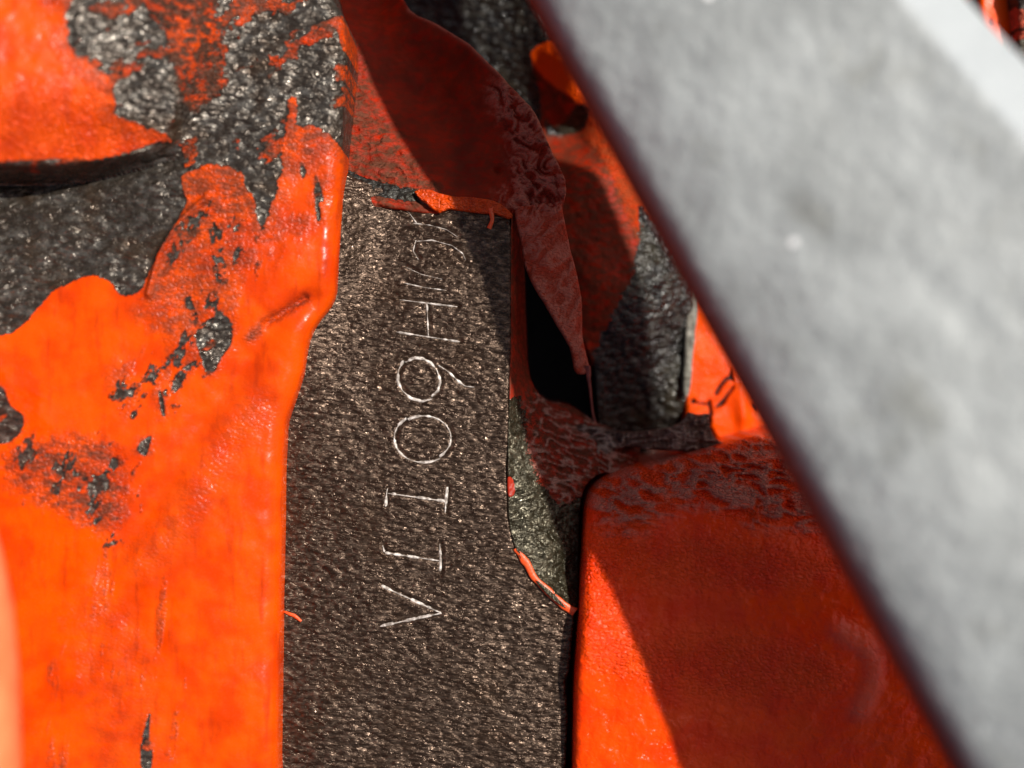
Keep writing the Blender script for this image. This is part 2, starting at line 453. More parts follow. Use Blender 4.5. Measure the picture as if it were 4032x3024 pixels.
# sloping shoulder of the strip beside the hole
shoulder_base = tps([(2012, 860, -0.3), (2060, 1050, -4), (2012, 1200, -0.4), (2065, 1250, -6), (2012, 1500, -0.4), (2085, 1480, -5), (2008, 1700, -0.1), (2004, 1900, 0.15), (2020, 2080, 0.0), (2100, 2240, 0.0), (2200, 2340, 0.1), (2260, 2395, -0.2),
                     (2060, 1690, -1.4), (2060, 1900, -0.3), (2110, 1900, -1.0), (2090, 2080, -0.3), (2160, 2180, -0.5), (2180, 1900, -2.4), (2200, 2080, -2.0), (2250, 2250, -2.0), (2230, 1750, -4.5), (2280, 1900, -3.6), (2300, 2050, -3.2), (2400, 1800, -6), (2350, 1700, -7), (2220, 1600, -7), (2500, 1760, -8), (2480, 1860, -6.5)])
def shoulder_z(X, Y):
    z = shoulder_base(X, Y)
    px = PP([(2200, 1800)], -4)[0]
    cr = polymask(X, Y, [(2090, 1560), (2260, 1560), (2520, 1680), (2520, 1850), (2330, 1930), (2200, 1980), (2080, 1800)], -4, 1.0, 0.4)
    u, v = rot(X + (fbm(X, Y, 0.7, 321, 2) - 0.5) * 1.2, Y, -25, 0.42, 1.0)
    w1 = ridged(u, v, 2.2, 12, 2)
    z = z + cr * (w1 - 0.55) * 0.6 + (fbm(X, Y, 2.0, 14, 4, 0.6) - 0.5) * 0.22
    paint = polymask(X, Y, [(1990, 800), (2120, 800), (2130, 1700), (2080, 1640), (2040, 1560), (1990, 1500)], -2, 0.4, 0.4) * 0.9
    chip = polymask(X, Y, [(1998, 1880), (2022, 1890), (2026, 1945), (2002, 1950)], 0, 0.1, 0.05)
    return z, dict(paint=np.maximum(paint, np.maximum(chip, cr * 0.85)), grime_shade=np.clip(cr * 0.9 + paint * 0.95, 0, 1), wrinkle=cr * 0.6, dust_sheen=0.75 * cr * sst(0.62, 0.88, w1))  # painted strip beside the hole darkened to stand for its shade
relief('strip_shoulder', [(2013, 850), (2040, 860), (2064, 1000), (2075, 1250), (2090, 1480), (2160, 1580), (2260, 1600), (2380, 1680), (2520, 1740), (2560, 1800), (2500, 1880), (2380, 1880), (2330, 1910), (2300, 1960),
                          (2288, 2060), (2282, 2250), (2266, 2400), (2160, 2335), (2080, 2245), (2030, 2155), (2002, 2040), (1998, 1850), (2004, 1600), (2010, 1300)],
       -1.0, shoulder_z, 0.1, casting_mat('pebbled shoulder steel', paint=(0.42, 0.028, 0.008), paint2=(0.3, 0.02, 0.008), bareA=(0.036, 0.030, 0.016), bareB=(0.15, 0.132, 0.088), pebble=1.8, pebble_h=0.32, bare_rough=0.25, bare_metal=0.55, wk=0.6, dust_sheen=(0.46, 0.26, 0.20), spec=0.15), plate, radius=0.15, depth=16, sm=3)

# ------------------------------------------------------------------ worn orange housing with round boss
house = empty('orange_engine_housing', 'worn orange painted cast housing with round boss and bare scuffed steel patches', 'housing')
HZ = 3.4
house_base = tps([(1345, 100, 3.4), (1340, 700, 3.2), (1290, 1150, 2.9), (1160, 1500, 2.7), (1090, 1900, 2.6), (1080, 2500, 2.6), (1080, 3050, 2.6), (900, 2000, 3.3), (900, 2700, 3.3), (600, 2400, 3.6), (600, 1500, 3.9), (900, 1200, 3.7), (1100, 700, 3.7),
                  (300, 1300, 4.2), (100, 1700, 4.5), (300, 2200, 4.2), (200, 2800, 4.6), (0, 2600, 5.0), (0, 900, 3.8), (400, 900, 3.7), (700, 900, 3.9), (1000, 300, 3.9), (-200, 1500, 4.6)])
def house_z(X, Y):
    z = house_base(X, Y)
    # boss
    q = smooth_line(PP([(-600, -1300), (1250, -1300), (1240, -500), (1180, -100), (960, 300), (735, 560), (600, 618), (450, 660), (300, 690), (130, 703), (-60, 706), (-500, 700)], 6), 5)
    d, _, _ = sdf(X, Y, q)
    edge = PP([(735, 560)], 6)[0]
    t = sst(-2.0, 6.0, X - edge[0] + 1.5)
    wdt = 0.7 + 9.0 * t
    bz = (HZ + 2.9) - 0.27 * (X - edge[0]) - 0.04 * np.clip(X - edge[0] + 5, -99, 0) - 1.4 * sst(-5, 0, d) * (1 - t)
    s = 1 - sst(-wdt, 0.0, d)
    z = z + (bz - z) * s
    under = np.exp(-np.clip(d, 0, 99) / 0.5) * (d > 0) * (1 - t)
    z = z - under * 0.5
    # crease running diagonally and second scratch
    cm, _ = linemask(X, Y, [(1210, 1180), (1080, 1270), (930, 1480), (760, 1730), (560, 2060), (420, 2250)], HZ, 1.1)
    z = z - 0.45 * cm
    cm2, _ = linemask(X, Y, [(1190, 1170), (1110, 1225), (1040, 1275)], HZ, 0.35)
    z = z - 0.55 * cm2
    rid, _ = linemask(X, Y, [(600, 1160), (640, 1010), (720, 880), (830, 780)], HZ, 0.30)
    z = z + 0.55 * rid
    # paint film ------------------------------------------------------------
    bare = polymask(X, Y, [(425, -120), (392, 60), (370, 160), (374, 265), (430, 310), (500, 360), (520, 405), (525, 492), (608, 530), (700, 565), (728, 670), (760, 690), (845, 650), (955, 690), (975, 745), (1005, 780),
                           (1020, 880), (1040, 905), (1065, 830), (1100, 730), (1115, 600), (1130, 500), (1140, 400), (1160, 385), (1172, 430), (1166, 480), (1205, 495), (1260, 505), (1320, 545), (1350, 570), (1400, 400), (1400, -120)], HZ, 0.10, 0.30, 1.5)
    grey = polymask(X, Y, [(-300, 715), (0, 715), (250, 702), (405, 672), (525, 640), (705, 575), (735, 690), (740, 800), (700, 890), (640, 1000), (600, 1060), (572, 1134), (544, 1160), (484, 1160), (456, 1121), (405, 1090), (361, 1090),
                            (304, 1109), (234, 1140), (177, 1197), (127, 1261), (76, 1305), (0, 1330), (-300, 1400)], HZ, 0.06, 0.16, 1.6)
    olive = polymask(X, Y, [(-300, 700), (0, 672), (180, 655), (300, 640), (420, 640), (500, 608), (530, 622), (500, 660), (300, 702), (-300, 730)], 6, 0.08, 0.12)
    bare = np.maximum(np.maximum(bare, grey), olive)
    # paint islands left inside the bare area
    for isl, zz in (([(722, 700), (780, 672), (842, 650), (845, 695), (800, 735), (780, 765), (785, 805), (762, 840), (742, 790)], HZ), ([(1300, 85), (1335, 62), (1362, 90), (1362, 190), (1345, 185), (1330, 130)], HZ)):
        bare = bare * (1 - polymask(X, Y, isl, zz, 0.06, 0.05))
    worn = polymask(X, Y, [(540, -100), (600, 60), (660, 140), (690, 260), (712, 360), (735, 425), (800, 420), (860, 370), (895, 300), (890, 220), (880, 120), (860, 40), (850, -100)], HZ + 2, 0.6, 0.6, 1.5)
    bare = bare * (1 - worn * (0.35 + 0.5 * fbm(X, Y, 2.4, 71, 4, 0.65)))
    chips = [[(790, 1285), (848, 1248), (905, 1254), (912, 1343), (874, 1406), (842, 1463), (810, 1463), (791, 1394), (778, 1343)],
             [(-40, 1545), (32, 1526), (63, 1596), (114, 1640), (95, 1710), (38, 1742), (-40, 1720)],
             [(550, 1760), (600, 1716), (592, 1775), (575, 1792)],
             [(565, 2960), (580, 2860), (600, 2800), (598, 2900), (612, 2960), (600, 3040), (580, 3040)],
             [(632, 1540), (650, 1570), (655, 1640), (640, 1620)],
             [(1185, 640), (1205, 665), (1200, 700), (1188, 690)], [(1240, 690), (1265, 740), (1275, 790), (1255, 800), (1262, 860), (1245, 850)]]
    for c in chips:
        bare = np.maximum(bare, polymask(X, Y, c, HZ, 0.06, 0.06))
    for ln, wd in (([(460, 1560), (560, 1520), (640, 1450), (700, 1400), (770, 1330)], 0.35), ([(660, 1545), (720, 1470), (780, 1430)], 0.3), ([(855, 900), (862, 1000), (880, 1100)], 0.55), ([(745, 1180), (770, 1260)], 0.35),):
        m, _ = linemask(X, Y, ln, HZ, wd)
        bare = np.maximum(bare, np.clip(m * 1.1, 0, 1) * sst(0.35, 0.6, fbm(X, Y, 3.0, 44, 3)))
    sc1 = polymask(X, Y, [(420, 1500), (600, 1400), (740, 1180), (680, 980), (800, 830), (960, 830), (1010, 960), (930, 1200), (800, 1480), (560, 1640)], HZ, 1.6, 1.0, 0.8, 29)
    sc2 = polymask(X, Y, [(60, 1760), (300, 1700), (520, 1760), (520, 2060), (420, 2160), (250, 2040), (80, 1940)], HZ, 1.4, 0.9, 0.8, 27)
    fl_ = fbm(*rot(X, Y, 65, 0.5, 1.0), 1.0, 67, 5, 0.62)
    bare = np.maximum(bare, np.maximum(sc1, sc2 * 0.9) * sst(0.56, 0.68, fl_))
    vs_ = fbm(*rot(X, Y, 84, 0.16, 1.0), 0.9, 69, 4, 0.6) * polymask(X, Y, [(180, 2200), (700, 2200), (720, 3200), (180, 3200)], HZ, 2.5, 1.5)
    smear = 0.62 * sst(0.56, 0.66, fbm(*rot(X, Y, 35, 0.5, 1.0), 0.55, 73, 5, 0.62))
    bare = np.minimum(bare, 1 - smear * (1 - grey * 0.75))
    paint = 1 - np.clip(bare, 0, 1)
    grime_shade = polymask(X, Y, [(60, 1780), (300, 1720), (480, 1780), (500, 1960), (440, 2080), (250, 2000), (80, 1900)], HZ, 1.2, 0.9) * 0.9
    grime_shade = np.maximum(grime_shade, 0.65 * polymask(X, Y, [(600, 1180), (700, 900), (830, 800), (960, 900), (940, 1100), (850, 1250), (760, 1350), (620, 1300)], HZ, 1.0, 0.8))
    grime_shade = np.maximum(grime_shade, 0.75 * linemask(X, Y, [(1195, 1175), (1120, 1225), (1050, 1265), (980, 1330)], HZ, 0.5)[0])
    grime_shade = np.maximum(grime_shade, 0.32 * linemask(X, Y, [(1000, 1600), (860, 1800), (700, 2080), (560, 2200)], HZ, 2.0)[0])  # diagonal band darkened as shade where the crease turns from the sun
    grime_shade = np.maximum(grime_shade, 0.22 * polymask(X, Y, [(300, 2350), (500, 2350), (640, 2700), (640, 3100), (450, 3100), (330, 2800)], HZ, 1.5, 1.0))
    grime_shade = np.maximum(grime_shade, 1.2 * sst(0.2, 0.45, 1 - paint))
    grime_shade = np.maximum(np.maximum(grime_shade, worn * 1.3), 0.55 * sst(0.56, 0.74, vs_))
    grime_shade = np.maximum(grime_shade, 0.8 * polymask(X, Y, [(380, -120), (350, 200), (420, 340), (500, 420), (500, 520), (700, 590), (560, 1180), (700, 1160), (900, 900), (1080, 960), (1130, 720), (1320, 600), (1400, 500), (1400, -120)], HZ, 1.7, 1.2, 0.9, 13))
    for c in chips:
        grime_shade = np.maximum(grime_shade, 0.75 * polymask(X, Y, c, HZ, 0.9, 0.5, 1.6, 17))
    scuff = polymask(X, Y, [(440, 1480), (620, 1380), (760, 1180), (700, 950), (860, 820), (1000, 850), (1090, 800), (1330, 600), (1330, 760), (1180, 950), (1000, 1100), (900, 1300), (760, 1480), (560, 1620)], HZ, 1.8, 1.2, 0.7, 19)
    grime_shade = np.maximum(grime_shade, 0.62 * scuff * sst(0.38, 0.62, fbm(*rot(X, Y, 70, 0.45, 1.0), 1.1, 23, 4, 0.6)))
    u, v = rot(X, Y, 25, 0.4, 1.0)
    z = z + paint * 0.09 + (1 - paint) * (fbm(u, v, 1.5, 21, 4, 0.6) - 0.5) * 0.30 + (fbm(X, Y, 0.3, 25, 3) - 0.5) * 0.5 + paint * (fbm(X, Y, 1.6, 28, 3) - 0.5) * 0.05
    wr = 0.55 * polymask(X, Y, [(-100, 560), (100, 430), (500, 400), (700, 560), (400, 660), (-100, 690)], 6, 1.5, 0.8) + grime_shade * 0.35
    return z, dict(paint=paint, grime_shade=grime_shade, wrinkle=np.clip(wr, 0, 1))
house_out = [(1240, -600), (1250, -300), (1280, -120), (1315, 0), (1350, 60), (1364, 130), (1362, 300), (1356, 420), (1350, 560), (1345, 660), (1334, 900), (1322, 1080), (1308, 1170), (1278, 1225), (1240, 1272), (1205, 1350), (1183, 1470), (1155, 1560), (1120, 1660), (1108, 1780),
             (1102, 1950), (1098, 2180), (1094, 2400), (1092, 2600), (1088, 2800), (1086, 3000), (1085, 3150), (1084, 3300), (1000, 3420), (-260, 3420), (-260, -600)]
relief('housing_body', house_out, 2.6, house_z, 0.1, M_LEFT, house, radius=1.3, depth=16, sm=3, wob=0.06, wf=1.0)

# out of focus bent pipe standing up from the housing
def tube(name, path, rad, mat, parent, n=24, attrs=None):
    V = []; F = []
    for i, (c, r) in enumerate(zip(path, rad)):
        for j in range(n):
            a = 2 * math.pi * j / n
            V.append((c[0] + r * math.cos(a), c[1], c[2] + r * math.sin(a)))
    m = len(path)
    for i in range(m - 1):
        for j in range(n):
            F.append((i * n + j, i * n + (j + 1) % n, (i + 1) * n + (j + 1) % n, (i + 1) * n + j))
    at = {k: np.full(len(V), q) for k, q in (attrs or {}).items()}
    return mesh_obj(name, V, F, mat, parent, at)
fx = [(-150, 1850, 18), (-95, 2020, 20), (-40, 2200, 21), (5, 2420, 22), (30, 2700, 22.5), (40, 3000, 22.5), (44, 3400, 22.5)]
path = [(P(x, y, z)[0] - 5.6, P(x, y, z)[1], z - 2.0) for x, y, z in fx]
tube('bent_pipe', [(path[0][0] - 4, path[0][1] + 10, 3.0), (path[0][0] - 3, path[0][1] + 6, 11.0)] + path, [5.0, 5.0] + [5.0] * len(path), casting_mat('glossy flange paint with glare', paint=(0.92, 0.30, 0.12), paint2=(0.90, 0.22, 0.08), paint_rough=0.30, pb_h=0.01, spec=0.5), house, attrs=dict(paint=1.0, grime_shade=0.0, wrinkle=0.0))  # pale peach paint carries the sun glare in its colour

# ------------------------------------------------------------------ shade-painted pocket with overhanging ridge
pocket = empty('painted_pocket_casting', 'red painted hollow scoop, shade put into its colour, with wrinkled ridge above the steel strip', 'casting')
pk = tps([(1350, 690, -0.7), (1500, 740, -0.7), (1640, 775, -0.7), (1820, 815, -0.8), (1990, 850, -0.8), (1340, 480, -2.2), (1340, 250, -3.6), (1330, 0, -6), (1500, 0, -8), (1500, 300, -5.0), (1500, 550, -2.6), (1700, 300, -5.5), (1700, 550, -3.4), (1850, 450, -3.4), (1850, 700, -2.0),
          (1600, -20, -5.0), (1750, 70, -3.8), (1900, 200, -2.4), (2030, 350, -1.4), (2110, 450, -0.6), (2160, 580, 0.2), (2215, 700, 0.6), (2200, 780, 0.2), (2080, 640, -0.5), (2050, 780, -0.6), (1950, 780, -0.9), (2100, 840, -0.5), (1000, 300, -6), (1700, -100, -7)])
RIDGE = [(1600, -20), (1690, 30), (1760, 75), (1840, 135), (1905, 205), (1970, 275), (2035, 350), (2085, 410), (2115, 455), (2140, 520), (2170, 600), (2205, 670)]
def pocket_z(X, Y):
    z = pk(X, Y)
    wr = polymask(X, Y, [(1930, 330), (2030, 330), (2150, 540), (2260, 720), (2240, 840), (2000, 860), (1960, 780), (2020, 700), (2000, 520)], -0.5, 1.0, 0.6)
    wl_ = polymask(X, Y, [(1250, 60), (1360, 120), (1470, 380), (1620, 640), (1760, 800), (1640, 820), (1250, 720)], -2, 1.0, 0.6)
    wx = (fbm(X, Y, 0.7, 301, 2) - 0.5) * 1.6; wy = (fbm(X, Y, 0.7, 303, 2) - 0.5) * 1.6
    u, v = rot(X + wx, Y + wy, -50, 0.5, 1.0)
    w1 = ridged(u, v, 1.9, 91, 2); w2 = ridged(u, v, 1.9, 95, 3)
    z = z + wr * (w1 - 0.6) * 0.75 + wl_ * (w2 - 0.5) * 0.5 + (fbm(X, Y, 0.8, 97, 3) - 0.5) * 0.25
    lip, _ = linemask(X, Y, RIDGE, -0.8, 0.28)
    pit, _ = linemask(X, Y, [(1956, 668), (1962, 672)], -1.5, 0.3)
    z = z - pit * 0.5
    edge = polymask(X, Y, [(1300, 690), (1340, 655), (1420, 690), (1540, 725), (1660, 752), (1650, 800), (1300, 730)], -0.5, 0.15, 0.2)
    return z, dict(paint=1 - 0.9 * edge, grime_shade=np.clip(wl_ * 0.8 + 0.55 * (1 - wr), 0, 1), wrinkle=np.clip(wr * 0.8 + wl_ * 0.6, 0, 1), dust_sheen=np.clip(wr * sst(0.50, 0.80, w1) * 1.1 + lip * 0.7 + wr * 0.12 + wl_ * 0.10 * sst(0.5, 0.8, w2), 0, 1))  # crescent grimy; rest darkened as shade; ridge tops and lip lightened as sheen
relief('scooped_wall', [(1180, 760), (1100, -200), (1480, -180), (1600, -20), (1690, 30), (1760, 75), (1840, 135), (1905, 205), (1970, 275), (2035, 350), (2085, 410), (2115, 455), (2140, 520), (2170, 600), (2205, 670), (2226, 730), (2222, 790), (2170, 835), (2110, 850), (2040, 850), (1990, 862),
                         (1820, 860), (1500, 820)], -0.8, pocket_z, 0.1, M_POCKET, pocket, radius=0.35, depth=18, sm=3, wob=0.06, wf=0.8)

# strip of paint bridging pocket and steel
def bead(name, pts, z0, width, hgt, mat, parent, seed=0, step=0.12):
    q = smooth_line(PP(pts, z0), 10, False)
    seg = np.sqrt(((q[1:] - q[:-1]) ** 2).sum(1)); L = np.concatenate([[0], np.cumsum(seg)])
    n = max(6, int(L[-1] / step)); t = np.linspace(0, L[-1], n)
    p = np.stack([np.interp(t, L, q[:, 0]), np.interp(t, L, q[:, 1])], 1)
    zz = np.interp(t / L[-1], np.linspace(0, 1, len(pts)), [a[2] if len(a) > 2 else z0 for a in pts])
    ww = np.interp(t / L[-1], np.linspace(0, 1, len(width)), width)
    tg = np.gradient(p, axis=0); tg /= np.linalg.norm(tg, axis=1)[:, None] + 1e-9
    nn = np.stack([-tg[:, 1], tg[:, 0]], 1)
    V = []; F = []; m = 8
    for i in range(n):
        wv = ww[i] * (0.75 + 0.5 * float(noise(np.array(t[i]), np.array(seed * 3.3), 1.7, seed)))
        wv2 = ww[i] * (0.75 + 0.5 * float(noise(np.array(t[i]), np.array(seed * 3.3 + 9), 1.7, seed)))
        for j in range(m):
            a = 2 * math.pi * j / m
            s = math.cos(a) * (wv if math.cos(a) > 0 else wv2)
            V.append((p[i][0] + nn[i][0] * s, p[i][1] + nn[i][1] * s, zz[i] + hgt * math.sin(a)))
    for i in range(n - 1):
        for j in range(m):
            F.append((i * m + j, (i + 1) * m + j, (i + 1) * m + (j + 1) % m, i * m + (j + 1) % m))
    a = len(V); V.append((p[0][0], p[0][1], zz[0])); V.append((p[-1][0], p[-1][1], zz[-1]))
    F4 = F + [(a, j, (j + 1) % m, (j + 1) % m) for j in range(0)]
    return mesh_obj(name, V, F4, mat, parent)
relief('paint_edge', [(1632, 752), (1690, 748), (1760, 768), (1830, 776), (1910, 782), (1975, 806), (2016, 846), (2000, 858), (1950, 842), (1900, 838), (1840, 830), (1770, 822), (1730, 836), (1700, 824), (1682, 800), (1655, 786)], 0.1,
       lambda X, Y: (0.12 + (fbm(X, Y, 1.5, 99, 3) - 0.5) * 0.35, dict(paint=1.0, grime_shade=0.25, wrinkle=0.3)), 0.07, M_LEFT, pocket, radius=0.12, depth=0.6, sm=2, wob=0.14, wf=1.8)
bead('paint_drip', [(1930, 820, 0.1), (1938, 860, 0.1), (1925, 900, 0.05)], 0, [0.2, 0.16, 0.2], 0.12, M_CHIP, pocket, 5)

# ------------------------------------------------------------------ outer rib, valley and hanging tongue
rib = empty('outer_rib_casting', 'blackened casting rib with chipped orange paint and a ragged red tongue over the hole', 'casting rib')
rb = tps([(1650, -120, -14), (1800, 20, -14), (1950, 150, -14), (2080, 300, -14), (2150, 500, -13), (1940, -60, -12.5), (1990, 0, -13), (2050, 90, -13), (2110, 190, -12.2), (2180, 260, -10.8), (2250, 400, -9), (2400, 640, -8), (2510, 830, -7.8), (2600, 1000, -8.4), (2660, 1180, -9.5), (2690, 1350, -11.5), (2700, 1600, -12.5),
          (2150, 330, -13), (2250, 470, -12), (2380, 800, -6.8), (2440, 1000, -7.4), (2500, 1150, -7.6), (2530, 1350, -9.5), (2520, 1600, -12.5), (2300, 700, -7), (2280, 900, -6.5), (2330, 1100, -6.5), (2360, 1300, -8), (2380, 1600, -11), (2700, 1800, -18),
          (2050, 860, -6), (2080, 1000, -6), (2150, 900, -6), (2140, 1150, -7), (2230, 1300, -8), (2290, 1430, -8.5), (2200, 1050, -6.5), (2260, 1200, -7), (2310, 1450, -9), (2335, 1600, -10), (2450, 450, -9.5), (2600, 750, -9.5), (2750, 1100, -10.5)])
def rib_z(X, Y):
    z = rb(X, Y)
    z = z + (fbm(X, Y, 1.2, 63, 4) - 0.5) * 0.3
    bareblk = polymask(X, Y, [(1500, -200), (1960, -120), (2080, 60), (2135, 185), (2100, 230), (2120, 300), (2135, 420), (2080, 540), (1700, 300)], -11, 0.25, 0.2)
    low = polymask(X, Y, [(2505, 840), (2560, 880), (2760, 1000), (2760, 1850), (2330, 1850), (2325, 1450), (2360, 1330), (2420, 1200), (2500, 1000)], -11, 0.8, 0.6)  # bare black metal, stretched lower to stand for the deep shade
    topstrip = polymask(X, Y, [(1950, -120), (2040, -120), (2190, 180), (2170, 240), (2090, 200), (2020, 70)], -11, 0.15, 0.1)
    seam = polymask(X, Y, [(2145, 450), (2200, 480), (2270, 425), (2320, 440), (2300, 500), (2200, 520), (2150, 500)], -11, 0.3, 0.2)
    bare = np.clip(np.maximum(np.maximum(bareblk, low), np.maximum(topstrip, seam * 0.8)), 0, 1)  # bare metal, with low partly standing for deep shade
    gr = polymask(X, Y, [(2260, 420), (2310, 420), (2460, 650), (2560, 850), (2540, 1000), (2470, 900), (2360, 640)], -11, 0.5, 0.4)  # brown-orange strip: half-lit edge of the bar's shadow put into colour
    lit_orange = polymask(X, Y, [(2095, 180), (2190, 165), (2250, 240), (2320, 380), (2290, 425), (2230, 400), (2160, 300), (2110, 240)], -11, 0.12, 0.1)  # orange chip, brightened as the sunlit part of the paint
    bare = bare * (1 - lit_orange)
    return z, dict(paint=1 - bare, grime_shade=np.clip((gr * 0.9 + 0.85) * (1 - lit_orange), 0, 1), wrinkle=gr * 0.5, dust_sheen=0.0, lit_orange=np.clip(lit_orange + gr * 0.3, 0, 1))  # remaining paint darkened to stand for the valley's shade
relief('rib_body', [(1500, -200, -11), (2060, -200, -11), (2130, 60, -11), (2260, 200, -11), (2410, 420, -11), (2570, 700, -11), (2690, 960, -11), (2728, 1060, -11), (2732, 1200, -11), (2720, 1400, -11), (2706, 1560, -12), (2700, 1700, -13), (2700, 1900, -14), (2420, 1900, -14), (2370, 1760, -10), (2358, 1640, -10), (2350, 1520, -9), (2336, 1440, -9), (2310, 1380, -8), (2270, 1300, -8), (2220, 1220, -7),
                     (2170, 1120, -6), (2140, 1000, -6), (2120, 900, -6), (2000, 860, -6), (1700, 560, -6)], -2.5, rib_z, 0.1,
       casting_mat('shade-darkened paint over black rib', paint=(0.40, 0.018, 0.001), paint2=(0.25, 0.010, 0.001), bareA=(0.006, 0.0055, 0.0045), bareB=(0.045, 0.042, 0.034), pebble=1.7, pebble_h=0.34, bare_rough=0.25, bare_metal=0.15, paint_rough=0.45, spec=0.10, wk=0.8, dust_sheen=(0.40, 0.13, 0.10)), rib, radius=0.25, depth=14, sm=3, wob=0.07, wf=1.0)  # base paint darkened too, carrying the valley's shade

# torn paint flap hanging over the hole
flap_base = tps([(2040, 845, -0.4), (2100, 850, -0.3), (2190, 850, -0.4), (2060, 1000, -1.0), (2150, 1000, -0.6), (2230, 1000, -1.6), (2130, 1150, -1.4), (2260, 1150, -2.4), (2220, 1290, -2.4), (2300, 1300, -3.4), (2290, 1430, -3.8), (2330, 1450, -4.4)])
def flap_z(X, Y):
    u, v = rot(X + (fbm(X, Y, 0.8, 311, 2) - 0.5), Y, 60, 0.5, 1.0)
    w1 = ridged(u, v, 1.6, 61, 3)
    z = flap_base(X, Y) + (w1 - 0.5) * 0.35 + (fbm(X, Y, 0.7, 313, 3) - 0.5) * 0.3
    hole = sst(0.66, 0.72, fbm(X, Y, 2.2, 315, 3))
    return z, dict(paint=1 - 0.3 * hole, grime_shade=0.25, wrinkle=0.5, dust_sheen=0.2 + 0.7 * sst(0.45, 0.8, w1), lit_orange=0.15)
relief('torn_paint_flap', [(2030, 838), (2052, 950), (2068, 1050), (2106, 1130), (2140, 1184), (2196, 1280), (2246, 1362), (2264, 1425), (2274, 1462), (2302, 1472), (2330, 1452), (2322, 1410), (2300, 1330), (2296, 1200), (2278, 1090), (2246, 980), (2222, 880), (2200, 810), (2100, 815)],
       -1.5, flap_z, 0.08, casting_mat('dusty torn paint', paint=(0.50, 0.030, 0.006), paint2=(0.36, 0.022, 0.006), paint_rough=0.5, wk=0.6, spec=0.2, dust_sheen=(0.56, 0.165, 0.105)), rib, radius=0.22, depth=0.7, sm=3, wob=0.07, wf=1.6)
bead('hanging_thread', [(2314, 1440, -3.9), (2322, 1520, -5.2), (2332, 1600, -6.5), (2346, 1670, -7.5), (2370, 1700, -8)], -5, [0.28, 0.14, 0.12, 0.1, 0.08], 0.12, plain('dusty red fibre', (0.40, 0.11, 0.08), (0.22, 0.06, 0.05), 2.0, 0.6), rib, 11)

# ------------------------------------------------------------------ glossy block
block = empty('glossy_orange_block', 'smooth glossy orange block with crackled top edge in the bar shadow', 'block')
bk = tps([(2300, 2000, -0.2), (2330, 2230, 1.0), (2330, 2420, 2.0), (2260, 3050, 2.2), (2600, 2400, 2.6), (2600, 3050, 2.4), (3000, 2400, 2.6), (3400, 2600, 2.4), (3000, 3050, 2.0), (2700, 2150, 2.4), (3100, 2150, 2.4), (2500, 1960, 0.8), (2450, 1880, -2.4), (2700, 1820, -3.0), (3050, 1730, -3.4), (2800, 1930, 0.4), (3100, 1900, 0.0), (3400, 1900, 0.2), (3500, 3050, 1.6), (3800, 2600, 1.8)])
def block_z(X, Y):
    z = bk(X, Y)
    cr = polymask(X, Y, [(2330, 1960), (2450, 1880), (3100, 1690), (3400, 1700), (3400, 2000), (3180, 2060), (2950, 2030), (2700, 1970), (2450, 2080)], -0.5, 1.6, 0.8, 0.8)
    u, v = rot(X, Y, -8, 0.33, 1.0)
    rid, _ = linemask(X, Y, [(2750, 1850), (2900, 1830), (3100, 1800), (3300, 1770)], -2, 0.5)
    u, v = rot(X + (fbm(X, Y, 0.6, 331, 2) - 0.5) * 1.4, Y + (fbm(X, Y, 0.6, 333, 2) - 0.5) * 0.8, -8, 0.4, 1.0)
    w1 = ridged(u, v, 1.7, 33, 2)
    z = z + cr * (w1 - 0.55) * 0.9 + (fbm(X, Y, 0.22, 35, 2) - 0.5) * 0.5 + (fbm(*rot(X, Y, 60, 0.5, 1), 0.9, 36, 3) - 0.5) * 0.32 + rid * 0.5
    dark = np.zeros_like(X)
    dark = np.maximum(dark, polymask(X, Y, [(2230, 2660), (2262, 2660), (2256, 2800), (2250, 3200), (2200, 3200)], 1.5, 0.1, 0.05))
    bd, _ = linemask(X, Y, [(2330, 2230), (2318, 2380), (2300, 2560), (2290, 2660)], 2, 1.5)
    z = z + bd * 0.55
    blob, _ = linemask(X, Y, [(3300, 2480), (3420, 2570), (3430, 2680), (3380, 2790)], 2, 0.9)
    z = z + blob * 0.35
    mid = polymask(X, Y, [(2350, 2100), (2700, 2100), (3200, 2150), (3300, 2250), (2900, 2300), (2400, 2260)], 1, 1.5, 1.0)
    low = polymask(X, Y, [(2500, 2600), (2700, 2480), (3200, 2560), (3260, 2720), (2700, 2720)], 2, 1.8, 1.0) 
    gl = polymask(X, Y, [(2280, 2200), (2420, 2300), (2520, 2600), (2420, 2650), (2280, 2560)], 2, 1.0, 0.7)
    return z, dict(paint=1 - dark, grime_shade=cr * 0.1, dust_sheen=np.clip(cr * sst(0.5, 0.8, w1) + np.clip(blob, 0, 1) * 0.35, 0, 1), wrinkle=np.clip(cr + mid * 0.5 + low * 0.5 + gl * 0.4, 0, 1))  # crackle tops lightened as painted sky sheen
relief('block_body', [(2246, 3400), (2252, 3150), (2258, 2900), (2262, 2700), (2270, 2560), (2282, 2400), (2296, 2240), (2306, 2100), (2316, 2010), (2340, 1950), (2390, 1905), (2480, 1868), (2600, 1840), (2700, 1815), (2850, 1775), (3000, 1735), (3100, 1708), (3500, 1600), (4300, 1600), (4300, 3400)],
       0.5, block_z, 0.11, M_BLOCK, block, radius=0.8, depth=18, sm=3, wob=0.04)

